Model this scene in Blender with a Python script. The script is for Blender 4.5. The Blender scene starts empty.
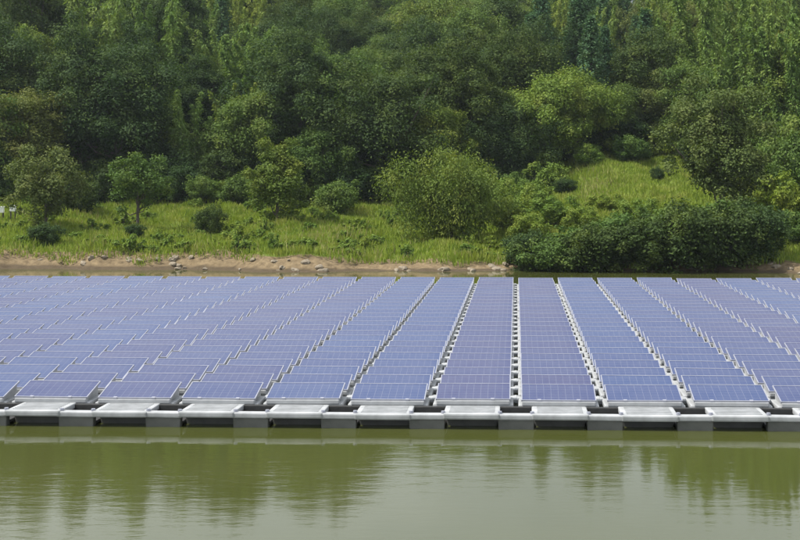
import bpy, bmesh, math, random
import numpy as np
random.seed(7)
rng = np.random.default_rng(11)
scene = bpy.context.scene
R = math.radians

# ------------------------------------------------------------------ camera
CAM_Z = 5.5
FPX, CX, CY, YAW = 1270.0, 468.0, 182.0, R(2.16)      # focal length and principal point, photo 800 wide
cam_d = bpy.data.cameras.new('camera'); cam = bpy.data.objects.new('camera', cam_d)
scene.collection.objects.link(cam); scene.camera = cam
cam.location = (0, 0, CAM_Z); cam.rotation_euler = (R(90), 0, YAW)
cam_d.sensor_width = 36; cam_d.lens = 36*FPX/800
cam_d.shift_x = -(CX-400)/800; cam_d.shift_y = -(270-CY)/800
cam_d.clip_start = 0.1; cam_d.clip_end = 4000

# ------------------------------------------------------------------ sky and sun
SUN_EL, SUN_AZ = 57.0, -102.0            # azimuth from +Y (towards the hill), negative = to the left
sd = (math.sin(R(SUN_AZ))*math.cos(R(SUN_EL)), math.cos(R(SUN_AZ))*math.cos(R(SUN_EL)), math.sin(R(SUN_EL)))
world = bpy.data.worlds.new('World'); scene.world = world; world.use_nodes = True
nt = world.node_tree; nt.nodes.clear()
out = nt.nodes.new('ShaderNodeOutputWorld'); bg = nt.nodes.new('ShaderNodeBackground')
sky = nt.nodes.new('ShaderNodeTexSky'); sky.sky_type = 'NISHITA'; sky.sun_disc = False
sky.sun_elevation = R(SUN_EL); sky.sun_rotation = R(SUN_AZ)
sky.dust_density = 3.0; sky.air_density = 1.0; sky.ozone_density = 1.0
tc = nt.nodes.new('ShaderNodeTexCoord')
cl = nt.nodes.new('ShaderNodeTexNoise'); cl.inputs['Scale'].default_value = 2.2; cl.inputs['Detail'].default_value = 6
cr = nt.nodes.new('ShaderNodeMapRange'); cr.inputs[1].default_value = .30; cr.inputs[2].default_value = .62
cr.inputs[3].default_value = .5; cr.inputs[4].default_value = 1.0
mx = nt.nodes.new('ShaderNodeMix'); mx.data_type = 'RGBA'
mx.inputs[7].default_value = (12.2, 12.8, 13.3, 1)
nt.links.new(tc.outputs['Generated'], cl.inputs['Vector']); nt.links.new(cl.outputs[0], cr.inputs[0])
nt.links.new(cr.outputs[0], mx.inputs[0]); nt.links.new(sky.outputs[0], mx.inputs[6])
nt.links.new(mx.outputs[2], bg.inputs[0]); bg.inputs[1].default_value = 0.074
nt.links.new(bg.outputs[0], out.inputs[0])
sun_d = bpy.data.lights.new('sun', 'SUN'); sun = bpy.data.objects.new('sun', sun_d)
scene.collection.objects.link(sun)
sun_d.energy = 5.0; sun_d.angle = R(0.8); sun_d.color = (1, .955, .88)
from mathutils import Vector, Euler
sun.rotation_euler = Vector(sd).to_track_quat('Z', 'Y').to_euler(); sun.location = (0, 0, 120)
scene.view_settings.view_transform = 'Standard'; scene.view_settings.look = 'None'
scene.view_settings.gamma = 1; scene.view_settings.use_curve_mapping = False
scene.view_settings.exposure = 0.5

# ------------------------------------------------------------------ helpers
C = scene.collection
def link(o, parent=None):
    C.objects.link(o)
    if parent is not None: o.parent = parent
    return o
def tag(o, label=None, cat=None, group=None, kind=None):
    if label: o['label'] = label
    if cat: o['category'] = cat
    if group: o['group'] = group
    if kind: o['kind'] = kind
    return o
def empty(name, loc=(0, 0, 0), rz=0, s=1):
    o = bpy.data.objects.new(name, None); o.empty_display_size = .2
    o.location = loc; o.rotation_euler = (0, 0, rz); o.scale = (s, s, s)
    return link(o)
def fast_mesh(name, V, F, mats=(), midx=None, smooth=False, uv=None):
    """V (n,3) array, F (m,4) quad array or list of polygons"""
    me = bpy.data.meshes.new(name)
    if isinstance(F, np.ndarray):
        k = F.shape[1]; m = len(F)
        me.vertices.add(len(V)); me.vertices.foreach_set('co', np.asarray(V, dtype=np.float32).ravel())
        me.loops.add(m*k); me.loops.foreach_set('vertex_index', F.astype(np.int32).ravel())
        me.polygons.add(m); me.polygons.foreach_set('loop_start', np.arange(0, m*k, k, dtype=np.int32))
        me.polygons.foreach_set('loop_total', np.full(m, k, dtype=np.int32))
        if midx is not None: me.polygons.foreach_set('material_index', np.asarray(midx, dtype=np.int32))
        me.polygons.foreach_set('use_smooth', np.full(m, smooth, dtype=bool))
        me.update(calc_edges=True); me.validate()
    else:
        me.from_pydata([tuple(v) for v in V], [], F); me.update()
        if smooth:
            for p in me.polygons: p.use_smooth = True
    for m_ in mats: me.materials.append(m_)
    return me
def X_at(px, Y):
    t = (px-CX)/FPX
    return Y*(t*math.cos(YAW)-math.sin(YAW))/(math.cos(YAW)+t*math.sin(YAW))
def px_of(x, y):
    d = -x*math.sin(YAW)+y*math.cos(YAW)
    return CX+FPX*(x*math.cos(YAW)+y*math.sin(YAW))/d
def box_bm(bm, c, s, bev=0.0, taper=None):
    r = bmesh.ops.create_cube(bm, size=1)
    vs = r['verts']
    for v in vs:
        f = 1.0
        if taper and v.co.z < 0: f = taper
        v.co = Vector((v.co.x*s[0]*f+c[0], v.co.y*s[1]*f+c[1], v.co.z*s[2]+c[2]))
    if bev:
        es = list({e for v in vs for e in v.link_edges})
        bmesh.ops.bevel(bm, geom=es, offset=bev, segments=2, affect='EDGES', profile=.6)
def bm_mesh(bm, name, mat, smooth=False):
    me = bpy.data.meshes.new(name); bm.to_mesh(me); bm.free(); me.materials.append(mat)
    if smooth:
        for p in me.polygons: p.use_smooth = True
    return me

# ------------------------------------------------------------------ materials
def mat_new(name):
    m = bpy.data.materials.new(name); m.use_nodes = True
    n = m.node_tree.nodes; n.clear()
    return m, m.node_tree, n.new('ShaderNodeOutputMaterial')
def N(t, typ, **kw):
    n = t.nodes.new(typ)
    for k, v in kw.items(): setattr(n, k, v)
    return n
def mixrgb(t, fac, a, b, mode='MIX'):
    m = N(t, 'ShaderNodeMix', data_type='RGBA', blend_type=mode)
    for s, v in ((0, fac), (6, a), (7, b)):
        if hasattr(v, 'links'): t.links.new(v, m.inputs[s])
        elif isinstance(v, (int, float)): m.inputs[s].default_value = v
        else: m.inputs[s].default_value = (*v, 1)
    return m.outputs[2]
def rng_node(t, src, a, b, c, d):
    m = N(t, 'ShaderNodeMapRange'); t.links.new(src, m.inputs[0])
    for i, v in enumerate((a, b, c, d)): m.inputs[i+1].default_value = v
    return m.outputs[0]
def math_node(t, op, a, b=None):
    m = N(t, 'ShaderNodeMath', operation=op)
    for i, v in enumerate((a, b)):
        if v is None: continue
        if hasattr(v, 'links'): t.links.new(v, m.inputs[i])
        else: m.inputs[i].default_value = v
    return m.outputs[0]
def noise(t, vec, scale, detail=4, rough=.55):
    n = N(t, 'ShaderNodeTexNoise'); n.inputs['Scale'].default_value = scale
    n.inputs['Detail'].default_value = detail; n.inputs['Roughness'].default_value = rough
    if vec is not None: t.links.new(vec, n.inputs['Vector'])
    return n.outputs[0]

def leaf_mat(name, dark, light, tip, trans=.28):
    """leaf colour: per-leaf, per-tree and patchy variation between three greens"""
    m, t, o = mat_new(name)
    geo = N(t, 'ShaderNodeNewGeometry'); oi = N(t, 'ShaderNodeObjectInfo'); tcn = N(t, 'ShaderNodeTexCoord')
    col = mixrgb(t, geo.outputs['Random Per Island'], dark, light)
    nz = noise(t, tcn.outputs['Object'], .55, 3)
    col = mixrgb(t, rng_node(t, nz, .48, .70, 0, .75), col, tip)
    tint = N(t, 'ShaderNodeValToRGB')
    cr_ = tint.color_ramp; cr_.elements[0].color = (.80, .88, .84, 1); cr_.elements[1].color = (1.18, 1.06, .82, 1)
    e = cr_.elements.new(.5); e.color = (1, 1, 1, 1)
    t.links.new(oi.outputs['Random'], tint.inputs[0])
    col = mixrgb(t, 1.0, col, tint.outputs[0], 'MULTIPLY')
    p = N(t, 'ShaderNodeBsdfPrincipled'); t.links.new(col, p.inputs['Base Color'])
    p.inputs['Roughness'].default_value = .7; p.inputs['Specular IOR Level'].default_value = .12
    tr = N(t, 'ShaderNodeBsdfTranslucent'); t.links.new(mixrgb(t, 1.0, col, (1.15, 1.2, .5), 'MULTIPLY'), tr.inputs[0])
    ms = N(t, 'ShaderNodeMixShader'); ms.inputs[0].default_value = trans
    t.links.new(p.outputs[0], ms.inputs[1]); t.links.new(tr.outputs[0], ms.inputs[2]); t.links.new(ms.outputs[0], o.inputs[0])
    return m
def simple_mat(name, c1, c2, scale=6, rough=.7, metal=0, bump=0, spec=.5):
    m, t, o = mat_new(name); tcn = N(t, 'ShaderNodeTexCoord')
    nz = noise(t, tcn.outputs['Object'], scale, 6, .6)
    p = N(t, 'ShaderNodeBsdfPrincipled'); t.links.new(mixrgb(t, rng_node(t, nz, .3, .7, 0, 1), c1, c2), p.inputs['Base Color'])
    p.inputs['Roughness'].default_value = rough; p.inputs['Metallic'].default_value = metal
    p.inputs['Specular IOR Level'].default_value = spec
    if bump:
        b = N(t, 'ShaderNodeBump'); b.inputs['Strength'].default_value = bump; b.inputs['Distance'].default_value = .05
        t.links.new(nz, b.inputs['Height']); t.links.new(b.outputs[0], p.inputs['Normal'])
    t.links.new(p.outputs[0], o.inputs[0]); return m

M = {}
M['leaf_dark'] = leaf_mat('dark_evergreen_leaf', (.026, .050, .018), (.055, .094, .029), (.11, .155, .040))
M['leaf_mid'] = leaf_mat('mid_green_leaf', (.062, .108, .026), (.115, .178, .042), (.175, .215, .05))
M['leaf_olive'] = leaf_mat('olive_leaf', (.075, .105, .032), (.13, .16, .046), (.175, .185, .058))
M['leaf_light'] = leaf_mat('light_green_leaf', (.095, .155, .03), (.165, .235, .042), (.23, .265, .055))
M['leaf_bamboo'] = leaf_mat('bamboo_leaf', (.105, .175, .045), (.185, .265, .065), (.25, .30, .08))
M['leaf_cedar'] = leaf_mat('cedar_needle', (.042, .095, .050), (.08, .155, .07), (.12, .185, .065), .2)
M['grass'] = leaf_mat('meadow_grass', (.145, .205, .030), (.235, .295, .045), (.31, .31, .085), .3)
M['straw'] = leaf_mat('straw_grass', (.20, .20, .07), (.33, .30, .12), (.36, .34, .14), .25)
M['bark'] = simple_mat('bark', (.045, .036, .028), (.11, .09, .07), 9, .9, bump=.6)
M['culm'] = simple_mat('bamboo_culm', (.10, .13, .04), (.20, .20, .08), 3, .5)
M['stone'] = simple_mat('bank_stone', (.13, .105, .075), (.26, .22, .16), 3.5, .9, bump=.7)
M['hdpe'] = simple_mat('white_float_plastic', (.22, .23, .235), (.36, .37, .385), 2.6, .55, bump=.08)
M['hdpe_shaded'] = simple_mat('shaded_float_plastic', (.065, .068, .062), (.12, .122, .115), 2.2, .5, bump=.04)  # shade on the low float faces, plus staining, put into the plastic's colour
M['alu'] = simple_mat('anodised_aluminium', (.25, .26, .31), (.34, .35, .41), 5, .45, metal=.35)
M['black'] = simple_mat('slot_shade_black', (.015, .015, .015), (.03, .03, .03), 8, .6)  # near-black that puts the shade inside the walkway slots into colour
M['white_paint'] = simple_mat('white_paint', (.72, .73, .70), (.82, .82, .8), 3, .5)

def panel_mat():
    m, t, o = mat_new('solar_cells_under_glass')
    uv = N(t, 'ShaderNodeUVMap'); sp = N(t, 'ShaderNodeSeparateXYZ'); t.links.new(uv.outputs[0], sp.inputs[0])
    def line(src, n, w):
        f = math_node(t, 'FRACT', math_node(t, 'MULTIPLY', src, n))
        d = math_node(t, 'ABSOLUTE', math_node(t, 'SUBTRACT', f, .5))
        return math_node(t, 'GREATER_THAN', d, .5-w)
    grid = math_node(t, 'MAXIMUM', line(sp.outputs[0], 10, .016), line(sp.outputs[1], 6, .016))
    bus = math_node(t, 'MULTIPLY', line(sp.outputs[1], 18, .025), .35)
    geo = N(t, 'ShaderNodeNewGeometry'); oi = N(t, 'ShaderNodeObjectInfo'); tcn = N(t, 'ShaderNodeTexCoord')
    at = N(t, 'ShaderNodeAttribute', attribute_name='tone', attribute_type='GEOMETRY')
    ob = N(t, 'ShaderNodeSeparateColor'); t.links.new(oi.outputs['Color'], ob.inputs[0])
    tone = math_node(t, 'ADD', at.outputs['Fac'], ob.outputs[0])
    cell = mixrgb(t, tone, (.017, .016, .078), (.006, .030, .118))
    # polycrystalline grain
    vor = N(t, 'ShaderNodeTexVoronoi'); vor.inputs['Scale'].default_value = 30
    t.links.new(tcn.outputs['Object'], vor.inputs['Vector'])
    sv = N(t, 'ShaderNodeSeparateColor'); t.links.new(vor.outputs['Color'], sv.inputs[0])
    cell = mixrgb(t, math_node(t, 'MULTIPLY', sv.outputs[0], .35), cell, (.017, .038, .125))
    col = mixrgb(t, grid, cell, (.13, .145, .21)); col = mixrgb(t, bus, col, (.10, .115, .17))
    dust = noise(t, tcn.outputs['Object'], 1.7, 5)
    col = mixrgb(t, rng_node(t, dust, .35, .75, .02, .12), col, (.20, .20, .24))
    p = N(t, 'ShaderNodeBsdfPrincipled'); t.links.new(col, p.inputs['Base Color'])
    p.inputs['Roughness'].default_value = .5; p.inputs['Specular IOR Level'].default_value = .05
    p.inputs['Coat Weight'].default_value = .78; p.inputs['Coat Roughness'].default_value = .12; p.inputs['Coat IOR'].default_value = 1.45
    t.links.new(p.outputs[0], o.inputs[0]); return m
M['cells'] = panel_mat()

def water_mat():
    m, t, o = mat_new('turbid_pond_water'); tcn = N(t, 'ShaderNodeTexCoord')
    mp = N(t, 'ShaderNodeMapping'); mp.inputs['Scale'].default_value = (1.0, 2.6, 1); t.links.new(tcn.outputs['Object'], mp.inputs[0])
    n1 = noise(t, mp.outputs[0], 1.1, 5, .6); n2 = noise(t, tcn.outputs['Object'], .16, 3)
    b = N(t, 'ShaderNodeBump'); b.inputs['Distance'].default_value = .035
    t.links.new(rng_node(t, n2, .35, .65, .04, .13), b.inputs['Strength']); t.links.new(n1, b.inputs['Height'])
    p = N(t, 'ShaderNodeBsdfPrincipled')
    t.links.new(mixrgb(t, rng_node(t, n2, .3, .7, 0, 1), (.042, .049, .012), (.052, .058, .016)), p.inputs['Base Color'])
    p.inputs['Roughness'].default_value = .03; p.inputs['IOR'].default_value = 1.333
    t.links.new(b.outputs[0], p.inputs['Normal']); t.links.new(p.outputs[0], o.inputs[0]); return m
M['water'] = water_mat()

def ground_mat():
    m, t, o = mat_new('grassland_and_soil'); tcn = N(t, 'ShaderNodeTexCoord'); geo = N(t, 'ShaderNodeNewGeometry')
    sp = N(t, 'ShaderNodeSeparateXYZ'); t.links.new(geo.outputs['Position'], sp.inputs[0])
    pos = geo.outputs['Position']
    n1 = noise(t, pos, .35, 6); n2 = noise(t, pos, 3.0, 6, .65); n3 = noise(t, pos, .08, 3)
    grass = mixrgb(t, rng_node(t, n1, .3, .7, 0, 1), (.085, .135, .022), (.16, .19, .04))
    soil = mixrgb(t, rng_node(t, n2, .3, .7, 0, 1), (.095, .07, .042), (.225, .17, .10))
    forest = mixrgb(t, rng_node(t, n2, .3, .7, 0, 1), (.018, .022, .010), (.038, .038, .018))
    at = N(t, 'ShaderNodeAttribute', attribute_name='zone', attribute_type='GEOMETRY')
    sc_ = N(t, 'ShaderNodeSeparateColor'); t.links.new(at.outputs['Color'], sc_.inputs[0])
    wob = math_node(t, 'MULTIPLY', math_node(t, 'SUBTRACT', n2, .5), .9)
    sf = rng_node(t, math_node(t, 'ADD', sc_.outputs[0], wob), .35, .65, 0, 1)
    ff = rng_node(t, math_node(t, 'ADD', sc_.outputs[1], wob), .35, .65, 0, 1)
    wet = rng_node(t, math_node(t, 'ADD', sc_.outputs[2], math_node(t, 'MULTIPLY', wob, .5)), .3, .7, 0, .8)
    soil = mixrgb(t, wet, soil, (.055, .042, .028))
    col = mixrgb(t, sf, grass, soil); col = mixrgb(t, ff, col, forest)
    p = N(t, 'ShaderNodeBsdfPrincipled'); t.links.new(col, p.inputs['Base Color'])
    p.inputs['Roughness'].default_value = .95; p.inputs['Specular IOR Level'].default_value = .1
    b = N(t, 'ShaderNodeBump'); b.inputs['Strength'].default_value = .7; b.inputs['Distance'].default_value = .15
    t.links.new(n2, b.inputs['Height']); t.links.new(b.outputs[0], p.inputs['Normal'])
    t.links.new(p.outputs[0], o.inputs[0]); return m
M['ground'] = ground_mat()

# ------------------------------------------------------------------ terrain
def sst(a, b, x):
    t = np.clip((x-a)/(b-a), 0, 1); return t*t*(3-2*t)
def shore(x):
    return 78.3+.9*np.sin(x*.21+1)+.5*np.sin(x*.57+.3)+.22*np.sin(x*1.7)+.12*np.sin(x*3.9+2)
def rightness(x): return sst(-3.0, 7.0, x)
def edge(x):     # where the wood begins
    return 109+15*rightness(x)-9*sst(15, 21, x)+1.5*np.sin(x*.3)
def H(x, y):
    x = np.asarray(x, float); y = np.asarray(y, float)
    d = y-shore(x); r = rightness(x)
    bankh = 1.02-.48*sst(-18, -6, x)+.10*np.sin(x*.9)+.06*np.sin(x*2.3+1)
    z = sst(-.2, 1.9, d)*bankh
    z = z+np.maximum(d-2, 0)*(.082+.088*r)*(1-.0*r)
    hy = edge(x)-1
    t = np.maximum(y-hy, 0)
    slope = .250+.035*sst(-8, -40, x)*1.0-.050*np.exp(-((x+3)/15)**2)-.055*r*(1-sst(14, 30, x))+.015*np.sin(x*.12+1)
    run = 165.0
    z = z-np.minimum(t, 300)*(.082+.088*r)+slope*np.minimum(t, run)-sst(run, run+200, t)*14
    z = z+(.25*np.sin(x*.33+y*.21)+.15*np.sin(x*.8-y*.6))*sst(3, 14, d)
    z = np.where(d < -.2, -2.4*sst(.2, 9, -d), z)
    return z
def Hs(x, y): return float(H(x, y))

xs = np.concatenate([np.linspace(-900, -90, 18), np.arange(-88, -45, 3.0), np.arange(-45, 40, .7), np.arange(40, 88, 3.0), np.linspace(90, 900, 18)])
ys = np.concatenate([np.linspace(-700, -20, 10), np.linspace(0, 70, 12), np.arange(72, 84, .3), np.arange(84, 130, .8), np.arange(130, 260, 3.0), np.linspace(262, 1500, 16)])
GX, GY = np.meshgrid(xs, ys); GZ = H(GX, GY)
GZ = GZ+rng.normal(0, .04, GZ.shape)*((GY-shore(GX) > 0)*(GY < 130))
nx, ny = len(xs), len(ys)
V = np.stack([GX.ravel(), GY.ravel(), GZ.ravel()], 1)
ii = np.arange(nx*ny).reshape(ny, nx)
F = np.stack([ii[:-1, :-1].ravel(), ii[:-1, 1:].ravel(), ii[1:, 1:].ravel(), ii[1:, :-1].ravel()], 1)
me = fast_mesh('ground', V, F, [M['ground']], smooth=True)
D = V[:, 1]-shore(V[:, 0])
zone = np.zeros((len(V), 4), np.float32)
zone[:, 0] = 1-sst(1.2, 2.8, D)
zone[:, 2] = 1-sst(.05, .75, D)
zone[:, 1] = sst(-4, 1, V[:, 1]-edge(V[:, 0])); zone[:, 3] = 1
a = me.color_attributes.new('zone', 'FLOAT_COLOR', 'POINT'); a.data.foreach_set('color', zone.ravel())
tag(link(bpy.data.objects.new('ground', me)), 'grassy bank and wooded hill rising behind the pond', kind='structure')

wx = np.linspace(-900, 900, 3); wy = np.array([-700., 0., 83.])
V = np.array([(x, y, 0) for y in wy for x in wx])
F = np.array([(0, 1, 4, 3), (1, 2, 5, 4), (3, 4, 7, 6), (4, 5, 8, 7)])
tag(link(bpy.data.objects.new('pond_water', fast_mesh('pond_water', V, F, [M['water']]))), 'still olive green pond water', kind='structure')

# ------------------------------------------------------------------ floating solar array
PITCH, ROW, Y0 = 1.98, 1.35, 29.35       # column pitch, row pitch, low edge of the front row
PW, PD, TILT = 1.73, 1.0, R(12.5)
ZL = .47
NCOL0, NCOL1, NROW = -17, 10, 26

# prototype meshes in unit coordinates: origin on the water at the middle of the low edge of the panel, y away from the open water
def tilt_pt(u, v, w=0):    # u across, v up the slope, w off the glass
    return (u, v*math.cos(TILT)-w*math.sin(TILT), ZL+v*math.sin(TILT)+w*math.cos(TILT))
def tilted_box(bm, u0, u1, v0, v1, w0, w1):
    vs = [bm.verts.new(tilt_pt(u, v, w)) for w in (w0, w1) for (u, v) in ((u0, v0), (u1, v0), (u1, v1), (u0, v1))]
    for f in ((3, 2, 1, 0), (4, 5, 6, 7), (0, 1, 5, 4), (1, 2, 6, 5), (2, 3, 7, 6), (3, 0, 4, 7)):
        bm.faces.new([vs[i] for i in f])
hw = PW/2; fw = .022
bm = bmesh.new()
tilted_box(bm, -hw, hw, 0, fw, -.034, .006); tilted_box(bm, -hw, hw, PD-fw, PD, -.034, .006)
tilted_box(bm, -hw, -hw+fw, fw, PD-fw, -.034, .006); tilted_box(bm, hw-fw, hw, fw, PD-fw, -.034, .006)
ME_FRAME = bm_mesh(bm, 'panel_frame', M['alu'])
bm = bmesh.new(); tilted_box(bm, -hw+fw-.002, hw-fw+.002, fw-.002, PD-fw+.002, -.006, .0)
uvl = bm.loops.layers.uv.new('UVMap')
for f in bm.faces:
    for l in f.loops:
        v = (l.vert.co.y)/math.cos(TILT)
        l[uvl].uv = ((l.vert.co.x+hw-fw)/(PW-2*fw), (v-fw)/(PD-2*fw))
ME_GLASS = bm_mesh(bm, 'glass', M['cells'])
# white pontoon: rounded body, wedge shaped side cheeks that carry the panel, low sill in front
bm = bmesh.new()
box_bm(bm, (0, .50, .16), (1.88, 1.02, .40), .05, .96)
box_bm(bm, (0, .035, .39), (1.70, .13, .10), .02)
for s in (-1, 1):
    vs = []
    for x in (s*.60, s*.80):
        for (y, z) in ((.08, .34), (.96, .34), (.96, .655), (.88, .645), (.10, .455)):
            vs.append(bm.verts.new((x, y, z)))
    n = 5
    bm.faces.new(vs[:n] if s < 0 else vs[:n][::-1]); bm.faces.new(vs[n:][::-1] if s < 0 else vs[n:])
    for i in range(n):
        j = (i+1) % n
        q = [vs[j], vs[i], vs[n+i], vs[n+j]]
        bm.faces.new(q if s < 0 else q[::-1])
bmesh.ops.recalc_face_normals(bm, faces=bm.faces)
ME_PONT = bm_mesh(bm, 'pontoon', M['hdpe'])
bm = bmesh.new()
for s in (-1, 1): box_bm(bm, (s*.94, 1.15, .29), (.16, .66, .09), .02)
box_bm(bm, (0, 1.17, .28), (1.2, .34, .08), .02)
ME_LUG = bm_mesh(bm, 'coupling_lug', M['hdpe'])
bm = bmesh.new()
tilted_box(bm, -.04, .04, -.018, .05, -.05, .012)
ME_CLIP = bm_mesh(bm, 'clamp', M['alu'])
UNIT = [('panel_frame', ME_FRAME), ('glass', ME_GLASS), ('pontoon', ME_PONT), ('coupling_lug', ME_LUG)]

units = []
for r in range(NROW):
    for k in range(NCOL0, NCOL1):
        x = (k+.5)*PITCH; y = Y0+r*ROW
        inview = -30 < px_of(x, y) < 830
        units.append((not inview, y*y+x*x*.3, k, r, x, y))
units.sort()
ORD = ['front', 'second', 'third', 'fourth', 'fifth', 'sixth', 'seventh', 'eighth', 'ninth', 'tenth', 'eleventh', 'twelfth', 'thirteenth',
       'fourteenth', 'fifteenth', 'sixteenth', 'seventeenth', 'eighteenth', 'nineteenth', 'twentieth'] + ['far']*20
coltone = {k: random.Random(k*13+5).random() for k in range(-30, 30)}; coltone.update({-2: .8, -1: .12, 0: .10, 1: .9, 2: .75, -3: .85})
def unit_tone(k, r): return .05+.65*coltone[k]+.30*random.Random(k*97+r*31).random()
def jitter(k, r):
    q = random.Random(k*131+r*17+3)
    return q.uniform(-.012, .012), q.uniform(-.012, .012), q.uniform(-.014, .014)
for i, (o_, _, k, r, x, y) in enumerate(units[:300]):
    dz, rx, rz = jitter(k, r)
    root = empty('solar_panel', (x, y, dz)); root.rotation_euler = (rx, rx*.5, rz*.4)
    if r == 0: lab = 'blue solar panel of the front row, right behind the white walkway by the open water'
    else: lab = 'blue solar panel in the %s row back from the white walkway' % ORD[r]
    tag(root, lab, 'solar panel', 'floating solar panels, %s row' % ORD[r])
    for nm, me in UNIT:
        ob = bpy.data.objects.new(nm, me); link(ob, root)
        if nm == 'glass': ob.color = (unit_tone(k, r), 0, 0, 1)
    if r < 3:
        for u in (-.45, .45): link(bpy.data.objects.new('clamp', ME_CLIP), root).location.x = u
# the remaining panels, too far back to be picked apart one by one
rest = units[300:]
Vs, Fs, mi, uvs, tones, off = [], [], [], [], [], 0
mats = [M['alu'], M['cells'], M['hdpe']]
proto = []
for nm, me in UNIT:
    co = np.array([v.co[:] for v in me.vertices])
    me.calc_loop_triangles()
    tri = np.array([t.vertices[:] for t in me.loop_triangles])
    if nm == 'glass':
        u = np.array([[me.uv_layers[0].data[l].uv[:] for l in t.loops] for t in me.loop_triangles])
    else: u = np.zeros((len(tri), 3, 2))
    proto.append((co, tri, {'panel_frame': 0, 'glass': 1, 'clamp': 0}.get(nm, 2), u, nm))
for (_, _, k, r, x, y) in rest:
    dz, rx, rz = jitter(k, r)
    for co, tri, m_, u, nm in proto:
        if nm == 'clamp': continue
        c = co.copy(); c[:, 2] += dz+c[:, 1]*rx; Vs.append(c+np.array((x, y, 0)))
        Fs.append(tri+off); off += len(co); mi += [m_]*len(tri); uvs.append(u.reshape(-1, 2)); tones += [unit_tone(k, r)]*len(co)
me = fast_mesh('solar_panel_field', np.concatenate(Vs), np.concatenate(Fs), mats, mi)
ul = me.uv_layers.new(name='UVMap'); ul.data.foreach_set('uv', np.concatenate(uvs).astype(np.float32).ravel())
a = me.attributes.new('tone', 'FLOAT', 'POINT'); a.data.foreach_set('value', np.array(tones, np.float32))
o = tag(link(bpy.data.objects.new('solar_panel_field', me)), 'distant rows of floating blue solar panels near the far bank', 'solar panels', kind='stuff')
o.color = (0, 0, 0, 1)

# front walkway: flat decks in front of each column, low link floats across each gap
bm = bmesh.new()
box_bm(bm, (0, -.60, .275), (1.26, 1.16, .13), .035)
ME_DECK = bm_mesh(bm, 'deck', M['hdpe'])
bm = bmesh.new()
for j in range(7): box_bm(bm, (0, -.18-.13*j, .345), (1.02, .045, .022), .006)
ME_TREAD = bm_mesh(bm, 'tread', M['hdpe'])
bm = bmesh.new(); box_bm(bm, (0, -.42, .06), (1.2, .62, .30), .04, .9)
ME_HULL = bm_mesh(bm, 'hull', M['hdpe_shaded'])
bm = bmesh.new(); box_bm(bm, (0, -1.02, .27), (.88, .26, .12), .03)
ME_LINKT = bm_mesh(bm, 'float_top', M['hdpe'])
bm = bmesh.new(); box_bm(bm, (0, -.10, .23), (.72, .12, .20), .02)
ME_LINKR = bm_mesh(bm, 'slot_shade_bar', M['black'])  # dark bar added at the back of the slot to stand for its shade
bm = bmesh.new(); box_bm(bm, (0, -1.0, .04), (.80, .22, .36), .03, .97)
ME_LINKB = bm_mesh(bm, 'float_body', M['hdpe_shaded'])
bm = bmesh.new()
r_ = bmesh.ops.create_cone(bm, cap_ends=True, segments=10, radius1=.05, radius2=.045, depth=.05)
for v in r_['verts']: v.co += Vector((0, -1.0, .36))
ME_PIN = bm_mesh(bm, 'coupling_pin', M['alu'])
bm = bmesh.new(); box_bm(bm, (0, -.55, .06), (.80, .74, .07), .02)
ME_SLOTSHEET = bm_mesh(bm, 'slot_shade_sheet', M['black'])  # black sheet added below the opening, painted shade rather than a fitting
for k in range(-10, 7):
    x = (k+.5)*PITCH
    dz, rx, rz = jitter(k, 99)
    root = empty('walkway_float', (x, Y0, dz)); root.rotation_euler = (rx, 0, rz*.4)
    tag(root, 'flat ribbed white walkway float in front of the front-row panels', 'float', 'white walkway floats along the open-water edge')
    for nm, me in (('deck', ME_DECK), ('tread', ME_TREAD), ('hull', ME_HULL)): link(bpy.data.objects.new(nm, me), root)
    x = k*PITCH
    dz, rx, rz = jitter(k, 77)
    root = empty('link_float', (x, Y0, dz*.6)); root.rotation_euler = (0, rx, rz*.4)
    tag(root, 'low white link float with dark slot joining two walkway floats', 'float', 'link floats between the walkway floats')
    for nm, me in (('float_top', ME_LINKT), ('slot_shade_bar', ME_LINKR), ('float_body', ME_LINKB), ('slot_shade_sheet', ME_SLOTSHEET)): link(bpy.data.objects.new(nm, me), root)
    for u in (-.36, .36): link(bpy.data.objects.new('coupling_pin', ME_PIN), root).location.x = u

# ------------------------------------------------------------------ vegetation meshes
def unit(v): return v/np.maximum(np.linalg.norm(v, axis=-1, keepdims=True), 1e-9)
def leaf_quads(c, n, L, W, along=None, fold=.0):
    """diamond leaves: centre c, normal n, length L, width W (arrays)"""
    k = len(c); n = unit(n)
    a = unit(rng.normal(size=(k, 3))) if along is None else unit(along+rng.normal(size=(k, 3))*.35)
    t = unit(a-n*(a*n).sum(1, keepdims=True)); b = np.cross(n, t)
    L = np.broadcast_to(L, k)[:, None]; W = np.broadcast_to(W, k)[:, None]
    return np.stack([c+t*L*.5, c+b*W*.5+n*W*.12, c-t*L*.5, c-b*W*.5+n*W*.12], 1).reshape(-1, 3)
def crown_mesh(name, V, mat):
    F = np.arange(len(V)).reshape(-1, 4)
    return fast_mesh(name, V, F, [mat])
def tube(path, radii, seg=6):
    path = np.asarray(path, float); n = len(path); V = []
    for i in range(n):
        d = path[min(i+1, n-1)]-path[max(i-1, 0)]; d = d/np.linalg.norm(d)
        a = np.cross(d, (0.3, 1, .1)); a /= np.linalg.norm(a); b = np.cross(d, a)
        for s in range(seg):
            th = 2*math.pi*s/seg; V.append(path[i]+radii[i]*(a*math.cos(th)+b*math.sin(th)))
    F = [(i*seg+s, i*seg+(s+1) % seg, (i+1)*seg+(s+1) % seg, (i+1)*seg+s) for i in range(n-1) for s in range(seg)]
    return np.array(V), np.array(F)
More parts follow.
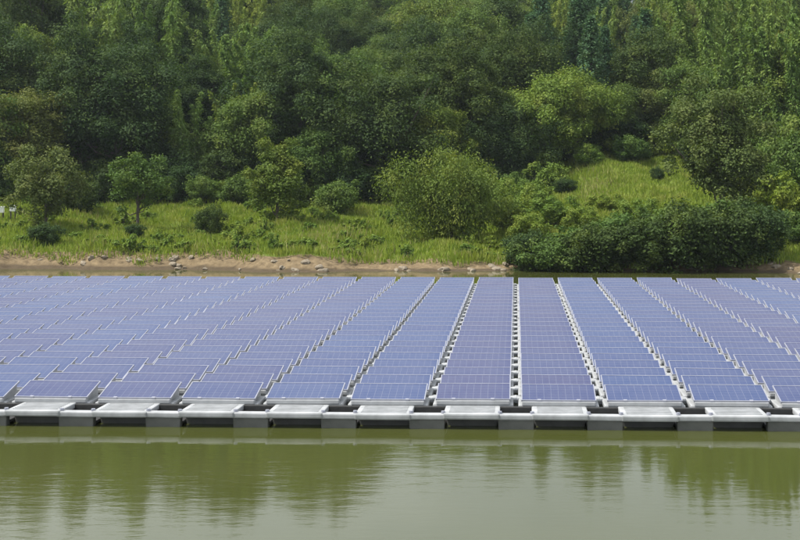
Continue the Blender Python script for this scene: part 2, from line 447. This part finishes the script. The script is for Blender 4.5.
def tubes_mesh(name, lst, mat):
    Vs, Fs, off = [], [], 0
    for p, r_ in lst:
        v, f = tube(p, r_); Vs.append(v); Fs.append(f+off); off += len(v)
    return fast_mesh(name, np.concatenate(Vs), np.concatenate(Fs), [mat], smooth=True)
def broadleaf(h, rad, base, clumps, per, leaf, mat, squash=.8, drop=0.0, lean=0., trunk=True, top=1.0, asp=.62):
    """h height, rad crown radius, base height where crown starts. returns crown mesh, trunk mesh"""
    cz = (h+base)/2; rz = (h-base)/2
    pts = []
    lob = rng.uniform(0, 6.28, 3)
    for i in range(clumps):
        u = (i+.5)/clumps; ph = i*2.39996+rng.uniform(-.35, .35)
        ct = 1-2*u; st = math.sqrt(1-ct*ct)
        rr = rng.uniform(.42, 1.04)*(1+.16*math.sin(2*ph+lob[0])+.12*math.sin(3*ph+lob[1]))
        if rng.random() < .14: rr *= .45
        shape = 1.0 if ct < 0 else (1-(1-top)*ct)
        pts.append((rr*rad*st*math.cos(ph)*shape, rr*rad*st*math.sin(ph)*shape, cz+rr*rz*ct*rng.uniform(.9, 1.06)))
    pts = np.array(pts); Vs = []
    cr_ = rng.uniform(.15, .37, clumps)*min(rad, rz*1.15)
    for p, r0 in zip(pts, cr_):
        n = int(per*(r0/(.3*rad))**1.6*rng.uniform(.75, 1.2))+8
        d = unit(rng.normal(size=(n, 3))); d[:, 2] = np.where(rng.random(n) < .35, np.abs(d[:, 2]), d[:, 2])
        dist = r0*np.clip(rng.normal(.82, .24, n), .1, 1.45)
        lump = 1+.25*np.sin(d[:, 0]*5+p[0]*3)*np.sin(d[:, 1]*5+p[1]*3)
        c = p+d*(dist*lump)[:, None]*np.array((1, 1, squash))
        if drop: c[:, 2] -= drop*rng.random(n)**1.5*(np.hypot(c[:, 0], c[:, 1])/rad)
        nn = d*.7+np.array((0, 0, .55))+rng.normal(size=(n, 3))*.45
        L = leaf*rng.uniform(.6, 1.35, n)
        al = None if not drop else np.tile((0, 0, -1.0), (n, 1))+d*.3
        Vs.append(leaf_quads(c, nn, L, L*asp, al))
    V = np.concatenate(Vs); V[:, 2] = np.maximum(V[:, 2], .03)
    if lean: V[:, 0] += lean*V[:, 2]
    cm = crown_mesh('crown', V, mat)
    lst = []
    tr = max(.07, h*.022); k = 6
    tp = [(lean*z+.06*rad*math.sin(z*1.3)*(z/h), .05*rad*math.sin(z+1)*(z/h), z) for z in np.linspace(-.3, h*.82, k)]
    lst.append((tp, np.linspace(tr, tr*.25, k)))
    for q in rng.choice(clumps, min(clumps, 11), replace=False):
        e = pts[q]; z0 = max(base*.8, e[2]*rng.uniform(.35, .6)); z0 = min(z0, h*.7)
        s = np.array((lean*z0, 0, z0)); mid = (s+e)/2+np.array((0, 0, -.05*h))
        lst.append(([s, mid, e], [tr*.45, tr*.28, tr*.08]))
    return cm, tubes_mesh('trunk', lst, M['bark'])
def bamboo(nc, h, mat):
    Vs, lst = [], []
    for i in range(nc):
        a = rng.uniform(0, 6.28); r0 = rng.uniform(.2, 2.1)
        hh = h*rng.uniform(.62, 1.12); az = a+rng.normal(0, .6); bend = rng.uniform(.06, .20)*hh
        s = np.linspace(0, 1, 9)
        path = np.stack([r0*math.cos(a)+bend*s**2.6*math.cos(az), r0*math.sin(a)+bend*s**2.6*math.sin(az), hh*(s-.10*s**5)-.2], 1)
        lst.append((path, np.linspace(.055, .012, 9)))
        n = 1000
        tt = rng.uniform(.22, 1, n)**.85
        c = np.stack([np.interp(tt, s, path[:, j]) for j in range(3)], 1)
        rr = .72*np.sin(np.clip((tt-.12)/.93, 0, 1)*math.pi)**.6*rng.uniform(.1, 1, n)**.6+.08
        # leaves sit in tufts along the culm
        ang = rng.uniform(0, 6.28, n); tuft = .55+.45*np.sin(tt*42+ang)
        dv = np.stack([np.cos(ang), np.sin(ang), rng.normal(.05, .35, n)], 1)
        c = c+dv*(rr*tuft)[:, None]
        L = rng.uniform(.22, .44, n)
        Vs.append(leaf_quads(c, dv*.5+np.array((0, 0, .6))+rng.normal(size=(n, 3))*.4, L, L*.36, dv+np.array((0, 0, -.5))))
    return crown_mesh('crown', np.concatenate(Vs), mat), tubes_mesh('trunk', lst, M['culm'])
def cedar(h, rad, mat):
    Vs = []; nb = 230; lst = [([(0, 0, -.3), (0, 0, h*.5), (0, 0, h*.98)], [.24, .15, .02])]
    for i in range(nb):
        t = (i+rng.random())/nb; z = h*(.10+.88*t); a = i*2.4+rng.uniform(-.3, .3)
        L = rad*(1-t)**.72*rng.uniform(.7, 1.12)+.22
        n = int(30+46*(1-t))
        s = rng.uniform(.12, 1, n)**.7
        up = .30*s*s*L-.18*s*L
        c = np.stack([math.cos(a)*L*s, math.sin(a)*L*s, z+up], 1)+rng.normal(size=(n, 3))*np.array((.17, .17, .15))
        dv = np.array((math.cos(a), math.sin(a), .55))
        l = rng.uniform(.22, .42, n)
        Vs.append(leaf_quads(c, np.array((math.cos(a)*.3, math.sin(a)*.3, .8))+rng.normal(size=(n, 3))*.45, l, l*.42, np.tile(dv, (n, 1))))
        if i % 6 == 0: lst.append(([(0, 0, z), (math.cos(a)*L*.9, math.sin(a)*L*.9, z+.1)], [.04, .01]))
    return crown_mesh('crown', np.concatenate(Vs), mat), tubes_mesh('trunk', lst, M['bark'])

PROTO = {
 'dark1': broadleaf(13, 4.6, 2.2, 77, 742, 0.223, M['leaf_dark']),
 'dark2': broadleaf(15, 4.2, 2.5, 82, 720, 0.223, M['leaf_dark'], top=.8),
 'dark3': broadleaf(11.5, 4.9, 1.6, 72, 765, 0.210, M['leaf_dark']),
 'mid1': broadleaf(12, 4.3, 2.0, 75, 720, 0.217, M['leaf_mid']),
 'mid2': broadleaf(10, 3.8, 1.2, 67, 720, 0.210, M['leaf_mid'], top=.85),
 'mid3': broadleaf(14, 3.7, 2.0, 77, 720, 0.217, M['leaf_mid'], top=.7),
 'olive1': broadleaf(11, 4.1, 1.8, 65, 675, 0.217, M['leaf_olive']),
 'olive2': broadleaf(9, 3.6, 1.0, 62, 675, 0.197, M['leaf_olive']),
 'light1': broadleaf(8.5, 3.7, .9, 62, 720, 0.197, M['leaf_light']),
 'bamboo1': bamboo(18, 13, M['leaf_bamboo']),
 'bamboo2': bamboo(15, 11.5, M['leaf_bamboo']),
 'bamboo3': bamboo(16, 14.5, M['leaf_bamboo']),
 'cedar1': cedar(15, 2.5, M['leaf_cedar']),
 'cedar2': cedar(13, 2.1, M['leaf_cedar']),
 'shrub1': broadleaf(3.2, 2.0, .05, 46, 300, .17, M['leaf_mid'], trunk=True),
 'shrub2': broadleaf(3.8, 2.1, .05, 48, 310, .17, M['leaf_dark']),
 'shrub3': broadleaf(2.6, 1.8, .05, 44, 300, .16, M['leaf_light']),
}
def plant(kind, x, y, s, label, cat, group=None, name='tree', sz=None, rz=None, meshes=None, sink=.05):
    cm, tm = meshes or PROTO[kind]
    root = empty(name, (x, y, Hs(x, y)-sink), rng.uniform(0, 6.28) if rz is None else rz)
    root.scale = (s, s, sz or s)
    tag(root, label, cat, group)
    for nm, me in (('crown', cm), ('trunk', tm)): link(bpy.data.objects.new(nm, me), root)
    return root
LAB = {
 'dark': ('evergreen_tree', 'dark green evergreen broadleaf tree in the wood on the hillside', 'dark evergreen trees on the hillside'),
 'mid': ('broadleaf_tree', 'mid green broadleaf tree in the wood on the hillside', 'mid green trees on the hillside'),
 'olive': ('broadleaf_tree', 'olive brown tinged broadleaf tree in the wood on the hillside', 'olive trees on the hillside'),
 'light': ('broadleaf_tree', 'light yellow-green rounded tree in the wood on the hillside', 'light green trees on the hillside'),
 'bamboo': ('bamboo_clump', 'feathery bamboo clump with arching plumes on the wooded hillside', 'bamboo clumps on the hillside'),
 'cedar': ('cedar_tree', 'narrow blue-green cedar spire on the wooded hillside', 'cedar trees on the hillside'),
}
def forest_tree(kind, x, y, s, sz=None, label=None):
    nm, lab, grp = LAB[kind.rstrip('0123456789')]
    lab = label or lab
    plant(kind, x, y, s, lab, 'bamboo' if nm == 'bamboo_clump' else 'tree', grp, nm, sz)

# ---- hand-placed trees at the edge of the wood (photo column, distance, kind, scale)
heroes = []
def hero(px, Y, kind, s, label=None, sz=None):
    x = X_at(px, Y); heroes.append((x, Y, s*3.4)); forest_tree(kind, x, Y, s, sz, label)
hero(28, 110, 'olive1', .92, 'yellow-brown tinged tree at the wood edge behind the yellowish olive bank tree'); hero(-12, 109, 'mid2', .95)
hero(80, 114, 'dark2', 1.0, 'tall dark evergreen at the wood edge beside the yellow-brown tinged tree')
hero(118, 113, 'dark1', 1.02, 'broad dark evergreen at the wood edge behind the young bare-trunked tree')
hero(165, 116, 'bamboo2', .86, 'low bamboo clump at the wood edge beside the broad dark evergreen')
hero(192, 113, 'bamboo2', .78, 'shortest bamboo clump at the wood edge behind the small narrow dark shrub')
hero(240, 117, 'bamboo1', .72); hero(252, 113, 'mid2', .95, 'green tree at the wood edge behind the egg-shaped meadow tree')
hero(300, 114, 'dark2', 1.0, 'tall dark evergreen at the wood edge just behind the egg-shaped meadow tree'); hero(325, 111, 'mid2', .75); hero(350, 116, 'mid1', 1.0)
hero(388, 112, 'dark3', 1.05, 'broad dark evergreen at the wood edge between egg-shaped and mounded meadow trees'); hero(418, 118, 'dark1', 1.0)
hero(468, 117, 'dark2', .92, 'tall dark evergreen at the wood edge right behind the mounded drooping tree'); hero(505, 116, 'dark3', .82); hero(440, 113, 'mid2', .85)
hero(545, 119, 'light1', 1.15, 'large rounded light green tree at the top of the sloping grass'); hero(578, 121, 'light1', 1.05, 'smaller rounded light green tree at the top of the sloping grass')
hero(520, 119, 'mid2', .9); hero(612, 124, 'mid2', .72)
hero(672, 126, 'olive1', .82, 'round olive tree at the wood edge above the sloping grass'); hero(645, 129, 'dark1', .9); hero(700, 122, 'mid2', .95)
hero(752, 118, 'bamboo1', 1.05, 'bamboo clump at the wood edge behind the tall oval olive-brown tree'); hero(790, 115, 'bamboo3', .95); hero(722, 122, 'bamboo2', 1.0); hero(815, 117, 'mid1', 1.0)

# ---- the wood on the hillside
cells = []
step = 6.5
yy = 112.0
row = 0
while yy < 305:
    xl, xr = X_at(-90, yy)-4, X_at(890, yy)+4
    st = step*(1 if yy < 190 else 1.25)
    xx = xl+(row % 2)*st/2
    while xx < xr:
        cells.append((xx+rng.uniform(-1.7, 1.7), yy+rng.uniform(-1.7, 1.7))); xx += st
    yy += st*.92; row += 1
for (x, y) in cells:
    if y < edge(x)+2.5: continue
    if any((x-hx)**2+(y-hy)**2 < (hr*.85)**2 for hx, hy, hr in heroes): continue
    p = px_of(x, y); u = rng.random()
    if p > 650: kinds = ['bamboo1', 'bamboo2', 'bamboo3', 'bamboo3'] if u < .85 else ['olive1', 'mid1']
    elif p > 530: kinds = ['cedar1', 'cedar2', 'cedar1', 'bamboo3'] if u < .85 else ['mid3', 'dark2']
    elif 140 < p < 265 and y < 165: kinds = ['bamboo1', 'bamboo3', 'bamboo2', 'dark2', 'cedar1']
    elif y > 165 and 380 < p: kinds = ['mid1', 'mid2', 'olive1', 'mid3', 'light1']
    else: kinds = ['dark1', 'dark2', 'dark3', 'dark1', 'mid1', 'mid1', 'mid3', 'olive1', 'mid2', 'bamboo1']
    k = kinds[rng.integers(len(kinds))]
    s = rng.uniform(.66, 1.16)
    forest_tree(k, x, y, s, s*rng.uniform(.85, 1.2))

# ---- single trees and shrubs on the meadow
A = broadleaf(6.9, 4.1, .2, 90, 560, .20, M['leaf_mid'], squash=1.1, drop=.7, asp=.45)
plant(None, X_at(452, 90), 90, 1, 'wide mounded tree with drooping light green foliage standing on the meadow', 'tree', meshes=A, name='weeping_tree')
B = broadleaf(6.6, 2.15, .5, 66, 380, .18, M['leaf_mid'], top=.5)
plant(None, X_at(277, 93), 93, 1, 'egg-shaped green tree standing alone on the meadow, narrow towards its top', 'tree', meshes=B, name='meadow_tree')
Cc = broadleaf(5.6, 2.3, .4, 56, 340, .18, M['leaf_olive'])
plant(None, X_at(46, 89), 89, 1, 'yellowish olive tree on the bank next to two white boxes', 'tree', meshes=Cc, name='meadow_tree')
Dd = broadleaf(6.2, 2.1, 2.1, 40, 260, .18, M['leaf_mid'], top=.75)
plant(None, X_at(138, 92), 92, 1, 'young bright green tree with bare slender trunk on the meadow', 'tree', meshes=Dd, name='young_tree')
Ff = broadleaf(10.8, 3.5, .2, 84, 480, .22, M['leaf_olive'], top=.85)
plant(None, X_at(722, 93), 93, 1, 'tall oval olive-brown tree rising behind the dark waterside bushes', 'tree', meshes=Ff, name='oval_tree')
plant('shrub2', X_at(210, 88), 88, .52, 'small narrow dark shrub on the meadow between young tree and egg-shaped tree', 'shrub', name='shrub', sz=.68)
plant('shrub2', X_at(45, 83.5), 83.5, .55, 'low dark shrub at the bank edge below the yellowish olive tree', 'shrub', name='shrub', sz=.45)
plant('shrub2', X_at(135, 86.5), 86.5, .34, 'low dark shrub at the foot of the young bare-trunked tree', 'shrub', name='shrub', sz=.3)
plant('shrub1', X_at(338, 103), 103, 1.0, 'rounded green shrub behind the meadow, against the dark wood', 'shrub', name='shrub')
plant('shrub2', X_at(75, 100), 100, .9, 'dark round shrub at the wood edge behind the meadow', 'shrub', name='shrub')
plant('shrub2', X_at(565, 108), 108, .5, 'small dark round bush on the sloping grass', 'shrub', name='bush', sz=.4)
plant('shrub2', X_at(657, 108), 108, .28, 'tiny dark cone-shaped bush alone on the sloping grass', 'shrub', name='bush', sz=.36)
plant('shrub1', X_at(630, 119), 119, .95, 'bright green bush at the top of the sloping grass', 'shrub', name='bush')
plant('shrub3', X_at(512, 93), 93, .95, 'light green bush beside the mounded drooping tree', 'shrub', name='bush')
plant('shrub3', X_at(500, 104), 104, 1.2, 'light green bush under the wood behind the mounded drooping tree', 'shrub', name='bush')
plant('shrub3', X_at(790, 90), 90, 1.2, 'tall light green bush beside the oval olive-brown tree', 'shrub', name='bush', sz=1.5)
plant('shrub1', X_at(800, 84), 84, .8, 'green bush on the bank at the end of the dark waterside bushes', 'shrub', name='bush')
HG = 'dark bushes overhanging the waterside bank'
for (p, Y, k, s_, sz) in ((530, 80.8, 'shrub2', .8, .72), (550, 80.0, 'shrub1', 1.0, .80), (578, 81.2, 'shrub1', 1.1, .95), (600, 79.6, 'shrub2', 1.05, .88), (622, 81.4, 'shrub1', 1.15, 1.15),
                         (646, 79.6, 'shrub2', 1.1, 1.0), (668, 81.0, 'shrub1', 1.2, 1.25), (690, 79.6, 'shrub2', 1.15, 1.2), (712, 81.6, 'shrub1', 1.25, 1.4),
                         (735, 79.7, 'shrub2', 1.1, 1.15), (756, 80.6, 'shrub2', 1.05, 1.1)):
    Y -= .9
    plant(k, X_at(p, Y), Y, s_, 'dark green bush in the dense row overhanging the waterside bank', 'bush', HG, 'waterside_bush', sz, sink=.35)
# understory along the edge of the wood
for p in np.arange(-20, 830, 21.0):
    x = X_at(p, 112); y = float(edge(x))-rng.uniform(-1.5, 1.2)
    plant(['shrub1', 'shrub2', 'shrub2', 'shrub3'][rng.integers(4)], x+rng.uniform(-.6, .6), y, rng.uniform(.7, 1.15),
          'leafy undergrowth shrub along the edge of the wood', 'shrub', 'undergrowth shrubs at the wood edge', 'shrub')

for (p, Y, k, sc, sz) in ((530, 88, 'shrub3', .9, .8), (556, 92, 'shrub3', 1.05, .85), (583, 90, 'shrub3', .8, .7), (536, 99, 'shrub3', 1.1, 1.0), (606, 97, 'shrub3', .8, .6),
                          (590, 117, 'shrub3', .9, .8), (548, 112, 'shrub3', 1.1, 1.0), (520, 108, 'shrub3', 1.0, 1.0), (640, 88, 'shrub3', .9, .9), (668, 92, 'shrub3', .9, .8)):
    plant(k, X_at(p, Y), Y, sc, 'bushy light green scrub mound on the sloping grass behind the waterside bushes', 'bush', 'scrub mounds on the sloping grass', 'bush', sz)
for (p, Y, sc, sz) in ((735, 112, 1.3, 1.5), (760, 108, 1.3, 1.4), (778, 104, 1.2, 1.6), (800, 100, 1.3, 1.7), (795, 110, 1.5, 2.0), (815, 92, 1.3, 1.5)):
    plant('shrub1', X_at(p, Y), Y, sc, 'tall green thicket bush between the oval tree and the bamboo', 'bush', 'thicket bushes below the bamboo', 'bush', sz)
WEED = [broadleaf(1.15, .75, .02, 16, 120, .17, M['leaf_light'], squash=1.1), broadleaf(1.0, .7, .02, 14, 120, .16, M['leaf_light'], squash=1.1)]
for i in range(120):
    p = rng.uniform(-20, 520); Y = 80.5+26*rng.random()**1.6; x = X_at(p, Y)
    if Y-shore(x) < 1.3: continue
    plant(None, x, Y, rng.uniform(.5, 1.1), 'low leafy weed clump in the meadow grass', 'weed', 'weed clumps in the meadow', 'weed_clump', meshes=WEED[i % 2], sz=rng.uniform(.5, 1.1))
for p in np.arange(-25, 840, 15.0):
    x = X_at(p, 115)+rng.uniform(-.8, .8); y = float(edge(x))+rng.uniform(2.5, 9)
    plant('shrub2', x, y, rng.uniform(.9, 1.3), 'dark understory shrub just inside the edge of the wood', 'shrub', 'understory shrubs inside the wood', 'shrub')
# ---- grass
def grass_patch(name, n, xr, yr, h, mat, label, dens=None, w=.07):
    x = rng.uniform(*xr, n); y = rng.uniform(*yr, n)
    D = y-shore(x); ok = (D > .95-.65*np.clip(np.sin(x*.8+2*np.sin(x*.23)), 0, 1)) & (y < edge(x)+1)
    if dens is not None: ok &= rng.random(n) < dens(x, y)
    x, y = x[ok], y[ok]; n = len(x)
    z = H(x, y); hh = h*rng.uniform(.45, 1.25, n)*(.7+.5*np.clip(np.sin(x*.9+1.3*np.sin(y*.5))*np.sin(y*.7+x*.2)+.3, 0, 1.3))
    ang = rng.uniform(0, 6.28, n); ln = rng.uniform(.05, .55, n)*hh
    b = np.stack([x, y, z-.03], 1); tip = b+np.stack([np.cos(ang)*ln, np.sin(ang)*ln, hh], 1)
    mid = b*.45+tip*.55+np.array((0, 0, .08))*hh[:, None]
    a2 = rng.uniform(0, 6.28, n); sd_ = np.stack([np.cos(a2), np.sin(a2), np.zeros(n)], 1)*(w*rng.uniform(.6, 1.3, n))[:, None]
    V = np.stack([b, mid+sd_*.5, tip, mid-sd_*.5], 1).reshape(-1, 3)
    return tag(link(bpy.data.objects.new(name, crown_mesh(name, V, mat))), label, 'grass', kind='stuff')
grass_patch('meadow_grass', 210000, (-45, 26), (78.5, 128), .58, M['grass'], 'tall bright green meadow grass between the bank and the wood', w=.075)
def straw_d(x, y):
    p = CX+FPX*(x*math.cos(YAW)+y*math.sin(YAW))/(-x*math.sin(YAW)+y*math.cos(YAW))
    return .9*np.exp(-((p-325)/38)**2-((y-86)/5)**2)+1.2*np.exp(-((p-597)/18)**2-((y-106)/5)**2)+.5*np.exp(-((y-shore(x)-1.8)/.7)**2)*(p < 520)+.04+.35*np.exp(-((p-90)/18)**2-((y-98)/6)**2)
grass_patch('dry_grass', 60000, (-40, 24), (79, 122), .70, M['straw'], 'patches of pale dry straw-coloured grass in the meadow', straw_d, .065)

# ---- stones on the bank
def stone_mesh(i):
    bm = bmesh.new(); bmesh.ops.create_icosphere(bm, subdivisions=2, radius=.5)
    q = random.Random(i)
    f = [Vector((q.gauss(0, 1), q.gauss(0, 1), q.gauss(0, 1))) for _ in range(6)]
    for v in bm.verts:
        d = v.co.normalized(); k = 1+sum(.10*math.sin(2.3*d.dot(a)+i+j) for j, a in enumerate(f))
        v.co = Vector((v.co.x*k*1.25, v.co.y*k*.9, v.co.z*k*.72))
    return bm_mesh(bm, 'bank_stone', M['stone'])
ST = [stone_mesh(i) for i in range(6)]
for i in range(52):
    x = rng.uniform(-32, 19.5)
    if 3 < x < 15.5 and rng.random() < .85: continue
    d = rng.uniform(-.15, 1.2); y = float(shore(x))+d
    o = bpy.data.objects.new('bank_stone', ST[i % 6]); s = rng.uniform(.2, .58)
    o.location = (x, y, Hs(x, y)-.06*s); o.rotation_euler = (rng.uniform(-.3, .3), rng.uniform(-.3, .3), rng.uniform(0, 6.28)); o.scale = (s, s, s)
    tag(link(o), 'pale tan stone lying on the bare earth of the far bank', 'stone', 'stones along the far bank')

# ---- two small white boxes in the grass
for p in (1, 13):
    Y = 94.0; x = X_at(p, Y)
    root = empty('white_box', (x, Y, Hs(x, Y)), .2)
    tag(root, 'small white box standing in tall grass by the yellowish olive tree', 'box', 'white boxes in the grass')
    bm = bmesh.new(); box_bm(bm, (0, 0, .92), (.42, .4, .42), .015); link(bpy.data.objects.new('body', bm_mesh(bm, 'body', M['white_paint'])), root)
    bm = bmesh.new(); box_bm(bm, (0, 0, 1.155), (.49, .47, .05), .012); link(bpy.data.objects.new('lid', bm_mesh(bm, 'lid', M['white_paint'])), root)
    for sx in (-.16, .16):
        for sy in (-.15, .15):
            bm = bmesh.new(); box_bm(bm, (sx, sy, .36), (.05, .05, .76)); link(bpy.data.objects.new('leg', bm_mesh(bm, 'leg', M['bark'])), root)

# ------------------------------------------------------------------ haze in the air over the valley
m, t, o = mat_new('valley_haze')
pv = N(t, 'ShaderNodeVolumePrincipled'); pv.inputs['Color'].default_value = (.80, .88, 1, 1); pv.inputs['Density'].default_value = .00013
pv.inputs['Anisotropy'].default_value = .2
t.links.new(pv.outputs[0], o.inputs['Volume'])
bm = bmesh.new(); box_bm(bm, (0, 400, 58), (1820, 2220, 124))
tag(link(bpy.data.objects.new('haze', bm_mesh(bm, 'haze', m))), 'thin pale haze over the pond and hillside', kind='stuff')
